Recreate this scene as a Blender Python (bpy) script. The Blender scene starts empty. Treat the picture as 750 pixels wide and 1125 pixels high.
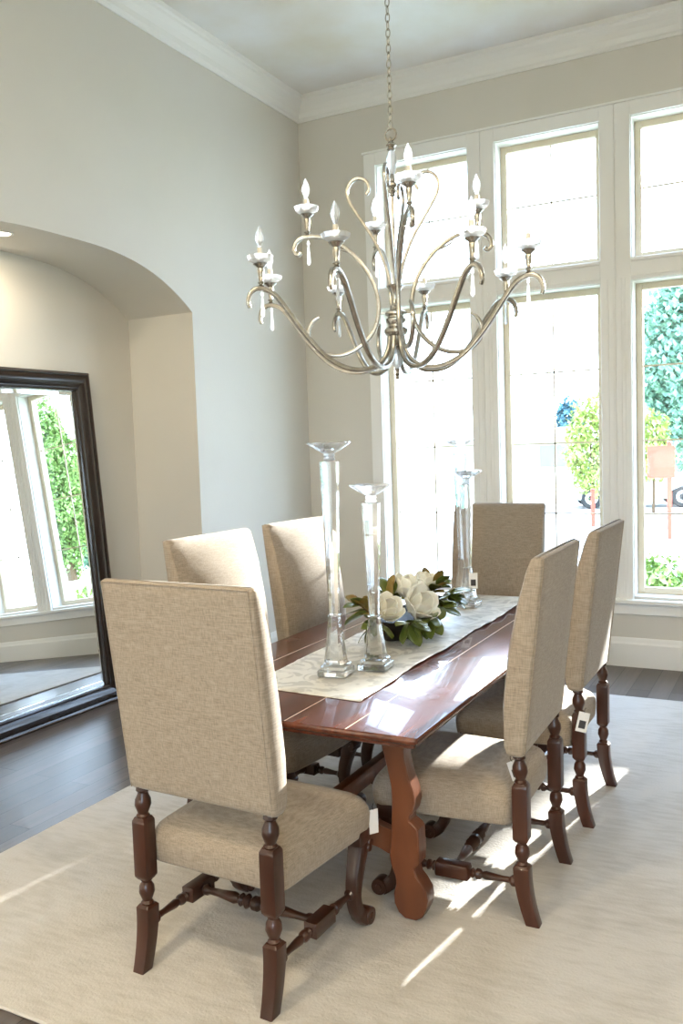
import bpy, bmesh, math, random
from mathutils import Vector, Matrix, noise
sc = bpy.context.scene
COL = sc.collection
PI = math.pi
# ---------------------------------------------------------------- camera
cam_d = bpy.data.cameras.new('camera'); cam = bpy.data.objects.new('camera', cam_d); COL.objects.link(cam)
cam_d.sensor_fit = 'VERTICAL'; cam_d.sensor_height = 36.0; cam_d.lens = 36.0 * 967.92 / 1125.0
cam_d.clip_start = 0.05; cam_d.clip_end = 400
a, b, c = 0.48635754, -0.07352488, -0.03320484
Mx = Matrix.Rotation(a, 3, 'Z') @ Matrix(((1, 0, 0), (0, 0, -1), (0, 1, 0))) @ Matrix.Rotation(b, 3, 'X') @ Matrix.Rotation(c, 3, 'Z')
cam.matrix_world = Matrix.Translation((0, 0, 1.65)) @ Mx.to_4x4()
sc.camera = cam
# ---------------------------------------------------------------- world, sun, exposure
EXPOSURE = 0.56
world = bpy.data.worlds.new('sky'); sc.world = world; world.use_nodes = True
wn = world.node_tree.nodes; wl = world.node_tree.links
bg = wn['Background']; bg.inputs['Strength'].default_value = 10.5
tc = wn.new('ShaderNodeTexCoord'); sep = wn.new('ShaderNodeSeparateXYZ'); ramp = wn.new('ShaderNodeValToRGB')
wl.new(tc.outputs['Generated'], sep.inputs[0]); wl.new(sep.outputs['Z'], ramp.inputs[0]); wl.new(ramp.outputs[0], bg.inputs['Color'])
ramp.color_ramp.elements[0].position = 0.0; ramp.color_ramp.elements[0].color = (0.72, 0.86, 1.0, 1)
ramp.color_ramp.elements[1].position = 0.7; ramp.color_ramp.elements[1].color = (0.50, 0.68, 1.0, 1)
sun_d = bpy.data.lights.new('sun', 'SUN'); sun = bpy.data.objects.new('sun', sun_d); COL.objects.link(sun)
sun_d.energy = 27.0; sun_d.angle = math.radians(0.6); sun_d.color = (1.0, 0.95, 0.88)
sun.rotation_euler = Vector((-0.150, -1.0, -0.245)).to_track_quat('-Z', 'Y').to_euler()
sun.location = (2, 20, 12)
sc.view_settings.view_transform = 'Standard'; sc.view_settings.look = 'None'
sc.view_settings.exposure = EXPOSURE; sc.view_settings.gamma = 1.0; sc.view_settings.use_curve_mapping = False
cy = sc.cycles
cy.max_bounces = 14; cy.diffuse_bounces = 6; cy.glossy_bounces = 6; cy.transmission_bounces = 12; cy.transparent_max_bounces = 16
cy.sample_clamp_indirect = 6.0; cy.caustics_reflective = False; cy.caustics_refractive = False
cy.use_denoising = True
try: cy.denoiser = 'OPENIMAGEDENOISE'
except Exception: pass

# ---------------------------------------------------------------- materials
MATS = {}
def mat(name, color, rough=0.6, metal=0.0, spec=0.5, var=0.0, scale=5.0, bump=0.0, bscale=None, trans=0.0, ior=1.45, color2=None, sheen=0.0, coat=0.0, stretch=(1, 1, 1), detail=4):
    m = bpy.data.materials.new(name); m.use_nodes = True
    n = m.node_tree.nodes; l = m.node_tree.links; p = n['Principled BSDF']
    p.inputs['Base Color'].default_value = (*color, 1); p.inputs['Roughness'].default_value = rough
    p.inputs['Metallic'].default_value = metal; p.inputs['Specular IOR Level'].default_value = spec
    p.inputs['Transmission Weight'].default_value = trans; p.inputs['IOR'].default_value = ior
    p.inputs['Sheen Weight'].default_value = sheen; p.inputs['Coat Weight'].default_value = coat
    t = n.new('ShaderNodeTexCoord'); mp = n.new('ShaderNodeMapping'); mp.inputs['Scale'].default_value = stretch
    l.new(t.outputs['Object'], mp.inputs[0])
    if var or color2:
        nz = n.new('ShaderNodeTexNoise'); nz.inputs['Scale'].default_value = scale; nz.inputs['Detail'].default_value = detail
        r = n.new('ShaderNodeValToRGB'); l.new(mp.outputs[0], nz.inputs['Vector']); l.new(nz.outputs[0], r.inputs[0])
        c2 = color2 or tuple(v * (1 - var) for v in color)
        r.color_ramp.elements[0].position = 0.35; r.color_ramp.elements[0].color = (*c2, 1)
        r.color_ramp.elements[1].position = 0.65; r.color_ramp.elements[1].color = (*color, 1)
        l.new(r.outputs[0], p.inputs['Base Color'])
    if bump:
        nb = n.new('ShaderNodeTexNoise'); nb.inputs['Scale'].default_value = bscale or scale * 6; nb.inputs['Detail'].default_value = 6
        bn = n.new('ShaderNodeBump'); bn.inputs['Strength'].default_value = bump; bn.inputs['Distance'].default_value = 0.01
        l.new(mp.outputs[0], nb.inputs['Vector']); l.new(nb.outputs[0], bn.inputs['Height']); l.new(bn.outputs[0], p.inputs['Normal'])
    MATS[name] = m
    return m

M_WALL = mat('greige_wall_paint', (0.69, 0.665, 0.612), 0.75, spec=0.2, var=0.03, scale=1.5, bump=0.05, bscale=60)
M_TRIM = mat('white_trim_paint', (0.86, 0.86, 0.84), 0.4)
M_SASH = mat('tan_sash_frame', (0.68, 0.60, 0.46), 0.5)
M_CEIL = mat('faux_finished_ceiling', (0.86, 0.87, 0.89), 0.7, color2=(0.76, 0.71, 0.63), scale=1.1, bump=0.05, spec=0.2, detail=8)
M_SILVER = mat('champagne_silver_metal', (0.56, 0.54, 0.49), 0.27, metal=1.0, var=0.25, scale=30)
M_CHWOOD = mat('dark_walnut_wood', (0.066, 0.022, 0.012), 0.32, color2=(0.026, 0.009, 0.005), scale=9, stretch=(1, 1, 0.25), coat=0.2)
M_FRAME = mat('espresso_frame_wood', (0.012, 0.008, 0.007), 0.25, color2=(0.022, 0.012, 0.008), scale=6, coat=0.3)
M_BEAD = mat('bronze_beading', (0.10, 0.06, 0.035), 0.35, metal=0.4)
M_BOWL = mat('black_wooden_bowl', (0.012, 0.010, 0.009), 0.38, var=0.3, scale=20, bump=0.2, bscale=25)
M_WAX = mat('ivory_candle_sleeve', (0.80, 0.76, 0.66), 0.5)
M_TAG = mat('white_card', (0.85, 0.84, 0.82), 0.6)
M_INK = mat('dark_print', (0.05, 0.045, 0.045), 0.6)
M_STRING = mat('dark_string', (0.03, 0.025, 0.02), 0.8)
M_PETAL = mat('cream_petal', (0.88, 0.86, 0.76), 0.55, var=0.06, scale=20)
M_STAMEN = mat('yellow_green_stamen', (0.45, 0.42, 0.10), 0.7)
M_LEAF = mat('magnolia_leaf_green', (0.055, 0.095, 0.015), 0.28, color2=(0.13, 0.16, 0.03), scale=12, coat=0.2)
M_LEAFB = mat('magnolia_leaf_russet', (0.28, 0.15, 0.03), 0.5, color2=(0.16, 0.14, 0.03), scale=14)
M_TWIG = mat('twig_bark', (0.10, 0.06, 0.03), 0.8)
M_PLASTER = mat('white_plastic', (0.85, 0.85, 0.83), 0.4)

def mat_linen(name, base, dark):
    m = mat(name, base, 0.85, spec=0.15, sheen=0.25)
    n = m.node_tree.nodes; l = m.node_tree.links; p = n['Principled BSDF']
    t = n.new('ShaderNodeTexCoord'); out = []
    for st in ((30, 30, 420), (420, 420, 30)):
        mp = n.new('ShaderNodeMapping'); mp.inputs['Scale'].default_value = st
        nz = n.new('ShaderNodeTexNoise'); nz.inputs['Scale'].default_value = 1.0; nz.inputs['Detail'].default_value = 3
        l.new(t.outputs['Object'], mp.inputs[0]); l.new(mp.outputs[0], nz.inputs['Vector']); out.append(nz.outputs[0])
    ad = n.new('ShaderNodeMath'); ad.operation = 'ADD'; l.new(out[0], ad.inputs[0]); l.new(out[1], ad.inputs[1])
    hf = n.new('ShaderNodeMath'); hf.operation = 'MULTIPLY'; hf.inputs[1].default_value = 0.5; l.new(ad.outputs[0], hf.inputs[0])
    r = n.new('ShaderNodeValToRGB'); l.new(hf.outputs[0], r.inputs[0])
    r.color_ramp.elements[0].position = 0.36; r.color_ramp.elements[0].color = (*dark, 1)
    r.color_ramp.elements[1].position = 0.62; r.color_ramp.elements[1].color = (*base, 1)
    l.new(r.outputs[0], p.inputs['Base Color'])
    bn = n.new('ShaderNodeBump'); bn.inputs['Strength'].default_value = 0.35; bn.inputs['Distance'].default_value = 0.002
    l.new(hf.outputs[0], bn.inputs['Height']); l.new(bn.outputs[0], p.inputs['Normal'])
    return m
M_LINEN = mat_linen('oatmeal_linen', (0.395, 0.33, 0.26), (0.24, 0.195, 0.15))

def mat_wood_top():
    m = mat('red_mahogany_top', (0.26, 0.06, 0.022), 0.16, coat=0.5)
    n = m.node_tree.nodes; l = m.node_tree.links; p = n['Principled BSDF']
    t = n.new('ShaderNodeTexCoord'); mp = n.new('ShaderNodeMapping'); mp.inputs['Scale'].default_value = (14, 1.1, 14)
    nz = n.new('ShaderNodeTexNoise'); nz.inputs['Scale'].default_value = 2.0; nz.inputs['Detail'].default_value = 8; nz.inputs['Distortion'].default_value = 0.6
    l.new(t.outputs['Object'], mp.inputs[0]); l.new(mp.outputs[0], nz.inputs['Vector'])
    r = n.new('ShaderNodeValToRGB'); l.new(nz.outputs[0], r.inputs[0])
    r.color_ramp.elements[0].position = 0.3; r.color_ramp.elements[0].color = (0.05, 0.014, 0.009, 1)
    r.color_ramp.elements[1].position = 0.7; r.color_ramp.elements[1].color = (0.135, 0.040, 0.020, 1)
    l.new(r.outputs[0], p.inputs['Base Color'])
    n2 = n.new('ShaderNodeTexNoise'); n2.inputs['Scale'].default_value = 4; l.new(t.outputs['Object'], n2.inputs['Vector'])
    r2 = n.new('ShaderNodeMapRange'); r2.inputs['To Min'].default_value = 0.14; r2.inputs['To Max'].default_value = 0.34
    l.new(n2.outputs[0], r2.inputs['Value']); l.new(r2.outputs[0], p.inputs['Roughness'])
    bn = n.new('ShaderNodeBump'); bn.inputs['Strength'].default_value = 0.12; bn.inputs['Distance'].default_value = 0.004
    l.new(n2.outputs[0], bn.inputs['Height']); l.new(bn.outputs[0], p.inputs['Normal'])
    return m
M_TOP = mat_wood_top()
M_TRESTLE = mat('distressed_cherry_wood', (0.17, 0.055, 0.022), 0.36, color2=(0.08, 0.026, 0.012), scale=5, stretch=(1, 1, 0.3), bump=0.15, bscale=40, coat=0.2)
M_GROOVE_GLARE = mat('groove_glare_paint', (0.62, 0.50, 0.40), 0.35)  # pale colour painted in for glare on the grooved board joints

def mat_floor():
    m = mat('dark_hardwood_planks', (0.07, 0.05, 0.04), 0.25)
    n = m.node_tree.nodes; l = m.node_tree.links; p = n['Principled BSDF']
    t = n.new('ShaderNodeTexCoord'); mp = n.new('ShaderNodeMapping'); mp.inputs['Rotation'].default_value = (0, 0, PI / 2)
    br = n.new('ShaderNodeTexBrick'); br.inputs['Scale'].default_value = 1.0
    br.inputs['Brick Width'].default_value = 1.35; br.inputs['Row Height'].default_value = 0.127
    br.inputs['Mortar Size'].default_value = 0.0022; br.inputs['Mortar Smooth'].default_value = 0.3; br.offset = 0.37; br.inputs['Bias'].default_value = 0.0
    br.inputs['Color1'].default_value = (0.125, 0.102, 0.090, 1); br.inputs['Color2'].default_value = (0.066, 0.052, 0.045, 1); br.inputs['Mortar'].default_value = (0.006, 0.005, 0.004, 1)
    l.new(t.outputs['Object'], mp.inputs[0]); l.new(mp.outputs[0], br.inputs['Vector'])
    mp2 = n.new('ShaderNodeMapping'); mp2.inputs['Scale'].default_value = (22, 1.5, 1); nz = n.new('ShaderNodeTexNoise'); nz.inputs['Scale'].default_value = 1.5; nz.inputs['Detail'].default_value = 7
    l.new(t.outputs['Object'], mp2.inputs[0]); l.new(mp2.outputs[0], nz.inputs['Vector'])
    mx = n.new('ShaderNodeMix'); mx.data_type = 'RGBA'; mx.blend_type = 'OVERLAY'; mx.inputs[0].default_value = 0.7
    l.new(br.outputs['Color'], mx.inputs[6]); l.new(nz.outputs[0], mx.inputs[7]); l.new(mx.outputs[2], p.inputs['Base Color'])
    r2 = n.new('ShaderNodeMapRange'); r2.inputs['To Min'].default_value = 0.28; r2.inputs['To Max'].default_value = 0.42
    l.new(nz.outputs[0], r2.inputs['Value']); l.new(r2.outputs[0], p.inputs['Roughness'])
    iv = n.new('ShaderNodeMath'); iv.operation = 'MULTIPLY'; iv.inputs[1].default_value = -1.0; l.new(br.outputs['Fac'], iv.inputs[0])
    bn = n.new('ShaderNodeBump'); bn.inputs['Strength'].default_value = 0.5; bn.inputs['Distance'].default_value = 0.003
    l.new(iv.outputs[0], bn.inputs['Height']); l.new(bn.outputs[0], p.inputs['Normal'])
    return m
M_FLOOR = mat_floor()

def mat_rug():
    m = mat('ivory_wool_rug', (0.66, 0.60, 0.50), 0.95, spec=0.1, sheen=0.3)
    n = m.node_tree.nodes; l = m.node_tree.links; p = n['Principled BSDF']
    t = n.new('ShaderNodeTexCoord')
    n1 = n.new('ShaderNodeTexNoise'); n1.inputs['Scale'].default_value = 2.2; n1.inputs['Detail'].default_value = 8; n1.inputs['Distortion'].default_value = 1.5
    mp = n.new('ShaderNodeMapping'); mp.inputs['Scale'].default_value = (9, 40, 9)
    n2 = n.new('ShaderNodeTexNoise'); n2.inputs['Scale'].default_value = 1.0; n2.inputs['Detail'].default_value = 5
    l.new(t.outputs['Object'], n1.inputs['Vector']); l.new(t.outputs['Object'], mp.inputs[0]); l.new(mp.outputs[0], n2.inputs['Vector'])
    ad = n.new('ShaderNodeMath'); ad.operation = 'ADD'; l.new(n1.outputs[0], ad.inputs[0]); l.new(n2.outputs[0], ad.inputs[1])
    hf = n.new('ShaderNodeMath'); hf.operation = 'MULTIPLY'; hf.inputs[1].default_value = 0.5; l.new(ad.outputs[0], hf.inputs[0])
    r = n.new('ShaderNodeValToRGB'); l.new(hf.outputs[0], r.inputs[0])
    r.color_ramp.elements[0].position = 0.33; r.color_ramp.elements[0].color = (0.42, 0.392, 0.35, 1)
    r.color_ramp.elements[1].position = 0.55; r.color_ramp.elements[1].color = (0.535, 0.508, 0.472, 1)
    l.new(r.outputs[0], p.inputs['Base Color'])
    n3 = n.new('ShaderNodeTexNoise'); n3.inputs['Scale'].default_value = 90; n3.inputs['Detail'].default_value = 4
    l.new(t.outputs['Object'], n3.inputs['Vector'])
    bn = n.new('ShaderNodeBump'); bn.inputs['Strength'].default_value = 0.5; bn.inputs['Distance'].default_value = 0.006
    l.new(n3.outputs[0], bn.inputs['Height']); l.new(bn.outputs[0], p.inputs['Normal'])
    return m
M_RUG = mat_rug()

def mat_runner():
    m = mat('silvery_jacquard', (0.62, 0.59, 0.50), 0.42, sheen=0.3)
    n = m.node_tree.nodes; l = m.node_tree.links; p = n['Principled BSDF']
    t = n.new('ShaderNodeTexCoord')
    v = n.new('ShaderNodeTexNoise'); v.inputs['Scale'].default_value = 7; v.inputs['Detail'].default_value = 2; v.inputs['Distortion'].default_value = 2.5
    l.new(t.outputs['Object'], v.inputs['Vector'])
    r = n.new('ShaderNodeValToRGB'); l.new(v.outputs[0], r.inputs[0])
    r.color_ramp.elements[0].position = 0.44; r.color_ramp.elements[0].color = (0.44, 0.43, 0.39, 1)
    r.color_ramp.elements[1].position = 0.53; r.color_ramp.elements[1].color = (0.68, 0.665, 0.61, 1)
    l.new(r.outputs[0], p.inputs['Base Color'])
    return m
M_RUNNER = mat_runner()

def mat_crystal(name, glint_white=0.10, clear=0.25):  # white share mixed into clear glass to imitate sun glints
    m = bpy.data.materials.new(name); m.use_nodes = True
    n = m.node_tree.nodes; l = m.node_tree.links; n.clear()
    out = n.new('ShaderNodeOutputMaterial'); g = n.new('ShaderNodeBsdfGlass'); g.inputs['IOR'].default_value = 1.5; g.inputs['Roughness'].default_value = 0.0
    g.inputs['Color'].default_value = (0.99, 1, 1, 1)
    tr = n.new('ShaderNodeBsdfTransparent'); tl = n.new('ShaderNodeBsdfTranslucent'); tl.inputs[0].default_value = (0.95, 0.97, 1, 1)
    df = n.new('ShaderNodeBsdfDiffuse'); df.inputs[0].default_value = (0.95, 0.97, 1, 1)
    a1 = n.new('ShaderNodeMixShader'); a1.inputs[0].default_value = clear; l.new(g.outputs[0], a1.inputs[1]); l.new(tr.outputs[0], a1.inputs[2])
    a2 = n.new('ShaderNodeMixShader'); a2.inputs[0].default_value = 0.5; l.new(tl.outputs[0], a2.inputs[1]); l.new(df.outputs[0], a2.inputs[2])
    a3 = n.new('ShaderNodeMixShader'); a3.inputs[0].default_value = glint_white; l.new(a1.outputs[0], a3.inputs[1]); l.new(a2.outputs[0], a3.inputs[2])
    l.new(a3.outputs[0], out.inputs[0]); MATS[name] = m
    return m
M_CRYSTAL = mat_crystal('clear_crystal', 0.045, 0.15)
M_CRYSTALB = mat_crystal('glint_whitened_crystal', 0.45, 0.3)  # clear drops and dishes whitened for their glints
M_CDISH = mat_crystal('cut_crystal', 0.12, 0.2)
M_BULB = mat_crystal('clear_bulb_glass', 0.16, 0.55)

def mat_pane():
    m = bpy.data.materials.new('window_glass'); m.use_nodes = True
    n = m.node_tree.nodes; l = m.node_tree.links; n.clear()
    out = n.new('ShaderNodeOutputMaterial'); tr = n.new('ShaderNodeBsdfTransparent'); tr.inputs[0].default_value = (0.96, 0.98, 0.98, 1)
    gl = n.new('ShaderNodeBsdfGlossy'); gl.inputs['Roughness'].default_value = 0.02
    lw = n.new('ShaderNodeLayerWeight'); lw.inputs['Blend'].default_value = 0.5
    pw = n.new('ShaderNodeMath'); pw.operation = 'POWER'; pw.inputs[1].default_value = 5.0; l.new(lw.outputs['Facing'], pw.inputs[0])
    fr = n.new('ShaderNodeMath'); fr.operation = 'MULTIPLY_ADD'; fr.inputs[1].default_value = 0.8; fr.inputs[2].default_value = 0.03; l.new(pw.outputs[0], fr.inputs[0])
    mx = n.new('ShaderNodeMixShader'); l.new(fr.outputs[0], mx.inputs[0]); l.new(tr.outputs[0], mx.inputs[1]); l.new(gl.outputs[0], mx.inputs[2]); l.new(mx.outputs[0], out.inputs[0])
    return m
M_PANE = mat_pane()
M_MIRROR = mat('mirror_silver', (0.90, 0.92, 0.91), 0.0, metal=1.0)
def mat_emit(name, col, s):
    m = bpy.data.materials.new(name); m.use_nodes = True; n = m.node_tree.nodes; p = n['Principled BSDF']
    p.inputs['Base Color'].default_value = (*col, 1); p.inputs['Emission Color'].default_value = (*col, 1); p.inputs['Emission Strength'].default_value = s
    return m
M_LAMP = mat_emit('lit_lamp_lens', (1.0, 0.86, 0.66), 6.0)
# outdoors
M_LAWN = mat('sunlit_lawn', (0.44, 0.45, 0.32), 0.9, color2=(0.36, 0.39, 0.25), scale=2)
M_PAVE = mat('pale_concrete', (0.62, 0.60, 0.56), 0.85, var=0.1, scale=1)
M_ASPH = mat('road_asphalt', (0.40, 0.41, 0.42), 0.9, var=0.1, scale=2)
M_STUCCO = mat('pale_stucco', (0.80, 0.78, 0.74), 0.8, var=0.05, scale=2)
M_SHINGLE = mat('grey_roof_shingles', (0.36, 0.35, 0.35), 0.9, var=0.2, scale=8)
M_WGLASS = mat('dark_house_window', (0.10, 0.16, 0.20), 0.1)
M_TREE = mat('evergreen_foliage', (0.28, 0.46, 0.34), 0.7, color2=(0.16, 0.32, 0.24), scale=3)
M_BLUE = mat('blue_green_foliage', (0.08, 0.20, 0.24), 0.8, color2=(0.05, 0.14, 0.18), scale=3)
M_YTREE = mat('young_maple_foliage', (0.42, 0.50, 0.14), 0.7, color2=(0.30, 0.40, 0.10), scale=4)
M_HEDGE = mat('hedge_foliage', (0.30, 0.42, 0.14), 0.7, color2=(0.16, 0.28, 0.08), scale=5)
M_CARP = mat('silver_car_paint', (0.55, 0.60, 0.66), 0.25, metal=0.3, coat=0.6)
M_TYRE = mat('black_tyre', (0.03, 0.03, 0.03), 0.8)
M_CARW = mat('car_window_glass', (0.05, 0.08, 0.10), 0.05)
M_RED = mat('red_painted_post', (0.75, 0.06, 0.03), 0.5)

# ---------------------------------------------------------------- helpers
def link(name, bm, m, parent=None, smooth=True, loc=None, ang=35):
    bmesh.ops.remove_doubles(bm, verts=bm.verts, dist=1e-6)
    bmesh.ops.recalc_face_normals(bm, faces=bm.faces)
    me = bpy.data.meshes.new(name); bm.to_mesh(me); bm.free()
    me.materials.append(m)
    if smooth:
        me.shade_smooth()
        try: me.set_sharp_from_angle(angle=math.radians(ang))
        except Exception: pass
    o = bpy.data.objects.new(name, me); COL.objects.link(o)
    if parent: o.parent = parent
    if loc: o.location = loc
    return o
def tag(o, label, cat, group=None):
    o['label'] = label; o['category'] = cat
    if group: o['group'] = group
    return o
def thing(name, label, cat, loc=(0, 0, 0), rotz=0, group=None):
    o = bpy.data.objects.new(name, None); COL.objects.link(o); o.empty_display_size = 0.1
    o.location = loc; o.rotation_euler = (0, 0, rotz)
    return tag(o, label, cat, group)
def struct(name, bm, m, smooth=False, parent=None):
    o = link(name, bm, m, parent, smooth)
    if parent is None: o['kind'] = 'structure'
    return o
def kids(o): return [x for x in ALLC.get(o.name, [])]
def dup(root, loc, rotz, label, group=None):
    def rec(o, parent):
        q = o.copy(); COL.objects.link(q); q.parent = parent
        for ch in [x for x in COL.objects if x.parent == o and x != q]: rec(ch, q)
        return q
    r = rec(root, None); r.location = loc; r.rotation_euler = (0, 0, rotz); r['label'] = label
    if group: r['group'] = group
    return r
def box(bm, x0, x1, y0, y1, z0, z1, bev=0.0, mtx=None):
    r = bmesh.ops.create_cube(bm, size=1.0); vs = r['verts']
    for v in vs: v.co = Vector(((x0 + x1) / 2 + v.co.x * (x1 - x0), (y0 + y1) / 2 + v.co.y * (y1 - y0), (z0 + z1) / 2 + v.co.z * (z1 - z0)))
    if bev > 0:
        es = list({e for v in vs for e in v.link_edges})
        rr = bmesh.ops.bevel(bm, geom=es, offset=bev, segments=2, affect='EDGES', profile=0.5)
        vs = list({v for f in rr['faces'] for v in f.verts} | {v for v in vs if v.is_valid})
    if mtx: bmesh.ops.transform(bm, matrix=mtx, verts=vs)
    return vs
def loft(bm, rings, cap=True, closed=True):
    vr = [[bm.verts.new(p) for p in r] for r in rings]
    n = len(rings[0])
    for i in range(len(vr) - 1):
        for j in range(n if closed else n - 1):
            k = (j + 1) % n
            bm.faces.new((vr[i][j], vr[i][k], vr[i + 1][k], vr[i + 1][j]))
    if cap and closed:
        bm.faces.new(vr[0]); bm.faces.new(list(reversed(vr[-1])))
    return vr
def lathe(bm, prof, seg=20, cx=0.0, cy=0.0, axis='Z', mtx=None, zz=None):
    # prof: (r, z); degenerate r allowed small
    rings = []
    for r, z in prof:
        r = max(r, 0.0004)
        ring = []
        for k in range(seg):
            t = 2 * PI * k / seg
            if axis == 'Z': p = Vector((cx + r * math.cos(t), cy + r * math.sin(t), z))
            elif axis == 'X': p = Vector((z, cx + r * math.cos(t), cy + r * math.sin(t)))
            else: p = Vector((cx + r * math.cos(t), z, cy + r * math.sin(t)))
            ring.append(mtx @ p if mtx else p)
        rings.append(ring)
    loft(bm, rings)
def catmull(pts, n=6):
    P = [Vector(p) for p in pts]; out = []
    for i in range(len(P) - 1):
        p0 = P[max(i - 1, 0)]; p1 = P[i]; p2 = P[i + 1]; p3 = P[min(i + 2, len(P) - 1)]
        for k in range(n):
            t = k / n
            out.append(0.5 * ((2 * p1) + (p2 - p0) * t + (2 * p0 - 5 * p1 + 4 * p2 - p3) * t * t + (3 * p1 - p0 - 3 * p2 + p3) * t ** 3))
    out.append(P[-1]); return out
def sweep(bm, pts, rad, seg=8, side=None, flat=1.0, square=False):
    # rad: float or callable(t); side: fixed side vector -> stable frames
    n = len(pts); rings = []
    up = None
    for i, p in enumerate(pts):
        d = (pts[min(i + 1, n - 1)] - pts[max(i - 1, 0)]).normalized()
        if side is not None: s = Vector(side); s = (s - d * s.dot(d)).normalized()
        else:
            if up is None: up = Vector((0, 0, 1)) if abs(d.z) < 0.9 else Vector((1, 0, 0))
            s = up - d * up.dot(d); s.normalize(); up = s
        u = d.cross(s)
        r = rad(i / (n - 1)) if callable(rad) else rad
        ring = []
        for k in range(seg):
            t = 2 * PI * (k + 0.5) / seg
            cx, cy_ = math.cos(t), math.sin(t)
            if square:
                e = 0.45; cx = math.copysign(abs(cx) ** e, cx); cy_ = math.copysign(abs(cy_) ** e, cy_)
            ring.append(p + s * (r * cx) + u * (r * flat * cy_))
        rings.append(ring)
    loft(bm, rings)
def rrect(hx, hy, r, k=4):
    # rounded rectangle loop, list of (x, y)
    out = []
    for (sx, sy, a0) in ((1, 1, 0), (-1, 1, 90), (-1, -1, 180), (1, -1, 270)):
        for i in range(k + 1):
            t = math.radians(a0 + 90 * i / k); out.append((sx * (hx - r) + r * math.cos(t), sy * (hy - r) + r * math.sin(t)))
    return out
def B(): return bmesh.new()

# ---------------------------------------------------------------- room shell
XL, YW, ZC = -3.724, 6.5, 4.50
XR, YB = 3.2, -3.2
WT = 0.24
bm = B(); box(bm, XL - 0.8, XR + 0.2, YB - 0.2, YW + WT, -0.12, 0.0); struct('floor', bm, M_FLOOR)
bm = B(); box(bm, XL - 0.8, XR + 0.2, YB - 0.2, YW + WT, ZC, ZC + 0.15); struct('ceiling', bm, M_CEIL)
# window wall: openings for three columns of two windows
WC = (-2.645, -1.675, -0.73); OHS = (0.38, 0.38, 0.355)
ZL0, ZL1, ZT0, ZT1 = 0.51, 2.745, 2.90, 3.86
bm = B()
xs = [XL - 0.8] + [v for i in range(3) for v in (WC[i] - OHS[i], WC[i] + OHS[i])] + [XR + 0.2]
for i in range(0, 8, 2): box(bm, xs[i], xs[i + 1], YW, YW + WT, 0, ZC)
for i in range(1, 7, 2):
    box(bm, xs[i], xs[i + 1], YW, YW + WT, 0, ZL0); box(bm, xs[i], xs[i + 1], YW, YW + WT, ZL1, ZT0); box(bm, xs[i], xs[i + 1], YW, YW + WT, ZT1, ZC)
struct('wall_window', bm, M_WALL)
bm = B(); box(bm, XR, XR + 0.2, YB, YW, 0, ZC); struct('wall_right', bm, M_WALL)
BW0, BW1, BWZ0, BWZ1 = -0.4, 2.0, 0.9, 2.6
bm = B(); box(bm, XL - 0.8, BW0, YB - 0.2, YB, 0, ZC); box(bm, BW1, XR, YB - 0.2, YB, 0, ZC); box(bm, BW0, BW1, YB - 0.2, YB, 0, BWZ0); box(bm, BW0, BW1, YB - 0.2, YB, BWZ1, ZC); struct('wall_back', bm, M_WALL)
w = bpy.data.objects.new('window_7', None); COL.objects.link(w); w.location = (0, YB, BWZ0); w['kind'] = 'structure'  # window added in the unseen back wall to let in fill light
bm = B()
for x in (BW0 + 0.03, (BW0 + BW1) / 2, BW1 - 0.03): box(bm, x - 0.03, x + 0.03, -0.13, -0.07, 0, BWZ1 - BWZ0)
for z in (0.03, BWZ1 - BWZ0 - 0.03): box(bm, BW0, BW1, -0.13, -0.07, z - 0.03, z + 0.03)
link('sash', bm, M_TRIM, w, False)
bm = B(); box(bm, BW0 + 0.06, BW1 - 0.06, -0.102, -0.098, 0.06, BWZ1 - BWZ0 - 0.06); link('pane', bm, M_PANE, w, False)
# left wall with arched niche
NY0, NY1, NX = 2.555, 4.955, -4.29
def archz(y):
    u = abs(y - (NY0 + NY1) / 2) / ((NY1 - NY0) / 2); return 2.895 - 0.29 * min(u, 1) ** 3
bm = B()
def quad(bm, *p): bm.faces.new([bm.verts.new(q) for q in p])
box(bm, XL - 0.8, XL, YB, NY0, 0, ZC); box(bm, XL - 0.8, XL, NY1, YW, 0, ZC); box(bm, XL - 0.8, NX, NY0, NY1, 0, ZC)
N = 48; ys = [NY0 + (NY1 - NY0) * i / N for i in range(N + 1)]
for i in range(N):
    y0, y1 = ys[i], ys[i + 1]; z0, z1 = archz(y0), archz(y1)
    quad(bm, (XL, y0, z0), (XL, y1, z1), (XL, y1, ZC), (XL, y0, ZC))
    quad(bm, (XL, y0, z0), (NX, y0, z0), (NX, y1, z1), (XL, y1, z1))
o = struct('wall_left', bm, M_WALL, smooth=True)

def sweep_prof(bm, prof, p0, p1, inward, up=Vector((0, 0, 1)), m0=0.0, m1=0.0):
    # prof (out, height) swept from p0 to p1; inward = direction of 'out'; mitre m: +1 extends with out
    p0 = Vector(p0); p1 = Vector(p1); d = (p1 - p0).normalized(); inward = Vector(inward)
    r0 = [p0 + inward * o_ + up * h - d * (o_ * m0) for o_, h in prof]; r1 = [p1 + inward * o_ + up * h + d * (o_ * m1) for o_, h in prof]
    loft(bm, [r0, r1])
CROWN = [(0, -0.18), (0.012, -0.18), (0.018, -0.165), (0.03, -0.155), (0.036, -0.12), (0.055, -0.085), (0.085, -0.055), (0.09, -0.04), (0.102, -0.03), (0.105, 0.0), (0, 0)]
bm = B(); sweep_prof(bm, CROWN, (XL, YB, ZC), (XL, YW, ZC), (1, 0, 0), m1=-1); struct('trim_1', bm, M_TRIM)
bm = B(); sweep_prof(bm, CROWN, (XL, YW, ZC), (XR, YW, ZC), (0, -1, 0), m0=-1); struct('trim_2', bm, M_TRIM)
BASE = [(0, 0), (0.018, 0), (0.018, 0.165), (0.012, 0.18), (0.008, 0.20), (0.004, 0.212), (0, 0.212)]
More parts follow.
